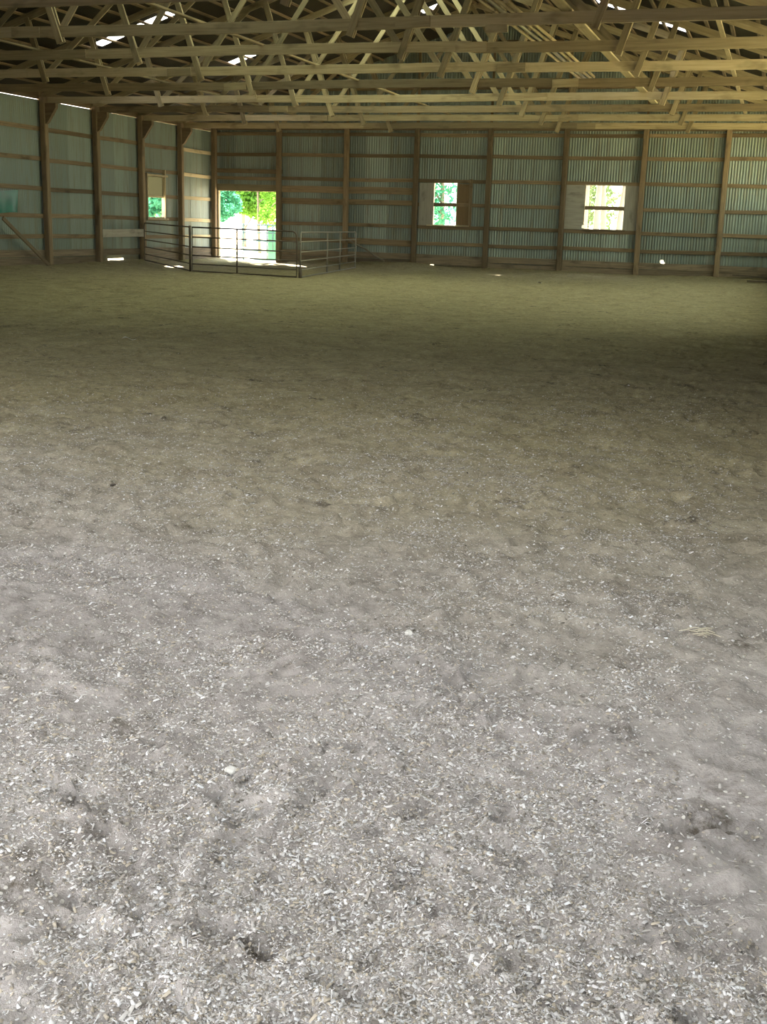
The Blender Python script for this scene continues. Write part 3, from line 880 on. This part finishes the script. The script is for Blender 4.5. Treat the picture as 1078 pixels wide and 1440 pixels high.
def tree(x, y, h, crown0, rad, leaf, label, n=4200, size=.16, bark='bark', trunk=.16, lean=0.0, seed=0):
    r = random.Random(seed)
    t = root('tree', (x, y, -.14), label, 'tree', 'trees outside the barn')
    pts = [(x + lean * s_ * s_ * 2 + .1 * math.sin(3 * s_ + seed), y + .08 * math.cos(4 * s_ + seed), -.3 + (h * .85) * s_) for s_ in (0, .12, .3, .5, .75, 1)]
    tube('trunk', pts, [trunk * 1.35, trunk, trunk * .9, trunk * .75, trunk * .5, trunk * .2], bark, t, sides=9)
    for i in range(4):
        a = r.uniform(0, 6.28); z = crown0 + (h - crown0) * (.05 + .16 * i); L_ = rad * r.uniform(.6, .95)
        tube('limb', [(x + lean * .3, y, z - .4), (x + .5 * L_ * math.cos(a), y + .5 * L_ * math.sin(a), z + .25 * L_), (x + L_ * math.cos(a), y + L_ * math.sin(a), z + .55 * L_)], [trunk * .5, trunk * .34, trunk * .12], bark, t, sides=6)
    blobs = []
    for i in range(13):
        f = r.random(); z = crown0 + (h - crown0) * f; sp = rad * (1 - abs(f - .4) * 1.0) * .75
        a = r.uniform(0, 6.28); q = sp * math.sqrt(r.random())
        blobs.append((x + q * math.cos(a), y + q * math.sin(a), z, rad * r.uniform(.28, .5)))
    o = mesh_obj('crown', leaves(n, blobs, size, seed + 100), M[leaf], t)
    tag(o, kind='stuff')


# beyond the doorway
tree(-10.4, 19.5, 8.5, 2.0, 2.7, 'leaf_dark', 'dark green tree at the left edge of the doorway view', n=9000, seed=1)
tree(-5.9, 17.5, 8, 1.75, 2.5, 'leaf_bright', 'bright yellow green tree at the right of the doorway view', n=9000, trunk=.08, seed=2)
tree(-13.6, 32, 10, 1.0, 3.2, 'leaf_pale', 'pale distant tree between the two doorway trees', n=6500, size=.2, seed=3)
tree(-23, 42, 11, 2.8, 4.4, 'leaf_bright', 'far tall tree beyond the doorway, behind the dark tree', n=3600, size=.2, seed=4)
tree(-9.2, 24.6, 4.6, 2.0, 2.2, 'leaf_bright', 'low leafy tree in the middle of the doorway view', n=7000, trunk=.07, seed=14)
# beyond the left window
tree(-10.4, 13.2, 8, 1.7, 2.4, 'leaf_dark', 'dark tree filling the left wall window view', seed=5)
tree(-20.5, 31, 10, 1.3, 3.6, 'leaf_pale', 'pale bushy tree further off beyond the left wall window', seed=6)
# beyond window beside the brown shutter
tree(4.6, 18.5, 9, 1.9, 2.9, 'leaf_dark', 'bluish green tree seen through the small shuttered window', seed=7)
tree(2.6, 9.4, 12.0, 5.8, 3.5, 'leaf_bright', 'high crowned tree added for shade outside between doorway and shuttered window', n=8000, seed=8)  # unseen crown added to keep sun out of the shuttered window
tree(8.9, 9.6, 12.0, 6.0, 3.4, 'leaf_bright', 'high crowned tree added for shade outside behind the back wall middle', n=8000, seed=9)  # unseen crown added to keep sun out of the plywood framed window
tree(-7.6, 9.8, 11.5, 5.6, 2.3, 'leaf_bright', 'high crowned tree added for shade outside just left of the doorway', n=5600, seed=12)  # unseen crown added to break up the sun entering the doorway
# slender pale stems beyond the plywood framed window
for i, (x, y, ln) in enumerate(((13.3, 13.0, .2), (14.0, 15.5, -.2), (14.35, 11.0, .12), (15.0, 14.0, .3), (14.75, 17.5, -.1))):
    lab = ('leftmost slender pale trunk outside the plywood framed window', 'second slender pale trunk from left outside the plywood framed window',
           'middle slender pale trunk outside the plywood framed window', 'rightmost slender pale trunk outside the plywood framed window',
           'furthest slender pale trunk outside the plywood framed window')[i]
    tree(x, y, 9.5, 4.9, .9, 'leaf_pale', lab, n=2600, size=.13, bark='pale_bark', trunk=.17, lean=ln, seed=20 + i)
tree(11.4, 27, 9, 1.2, 3.0, 'leaf_pale', 'broad pale tree behind the slender trunks', n=4200, seed=30)

# pale gate with a green sheet standing just outside the doorway
og = root('yard_gate', (1.6, 2.0, 0), 'pale blue tube gate with a green sheet, standing outside the doorway', 'gate')


def ogp(s, z): return (.66 + s * 1.62, 1.5 + .15 * s, -.10 + z)


for a, b in (((0, .08), (0, 1.62)), ((1, .08), (1, 1.62)), ((.66, .08), (.66, 1.55)), ((.82, .5), (.82, 1.55))):
    tube('upright', [ogp(*a), ogp(*b)], .028, 'gate_paint', og, sides=7)
for z in (.12, .5, .9, 1.25, 1.58):
    tube('crossbar', [ogp(0, z), ogp(1, z)], .026, 'gate_paint', og, sides=7)
gsv = [(*ogp(.68, .15)[:2], .05), (*ogp(.99, .15)[:2], .05), (*ogp(.99, .15)[:2], 1.25), (*ogp(.68, .15)[:2], 1.25)]
me = bpy.data.meshes.new('green_sheet'); me.from_pydata(gsv + [(v[0], v[1] + .006, v[2]) for v in gsv], [], [(0, 1, 2, 3), (7, 6, 5, 4), (0, 4, 5, 1), (1, 5, 6, 2), (2, 6, 7, 3), (3, 7, 4, 0)])
mesh_obj('green_sheet', me, M['mint'], og)
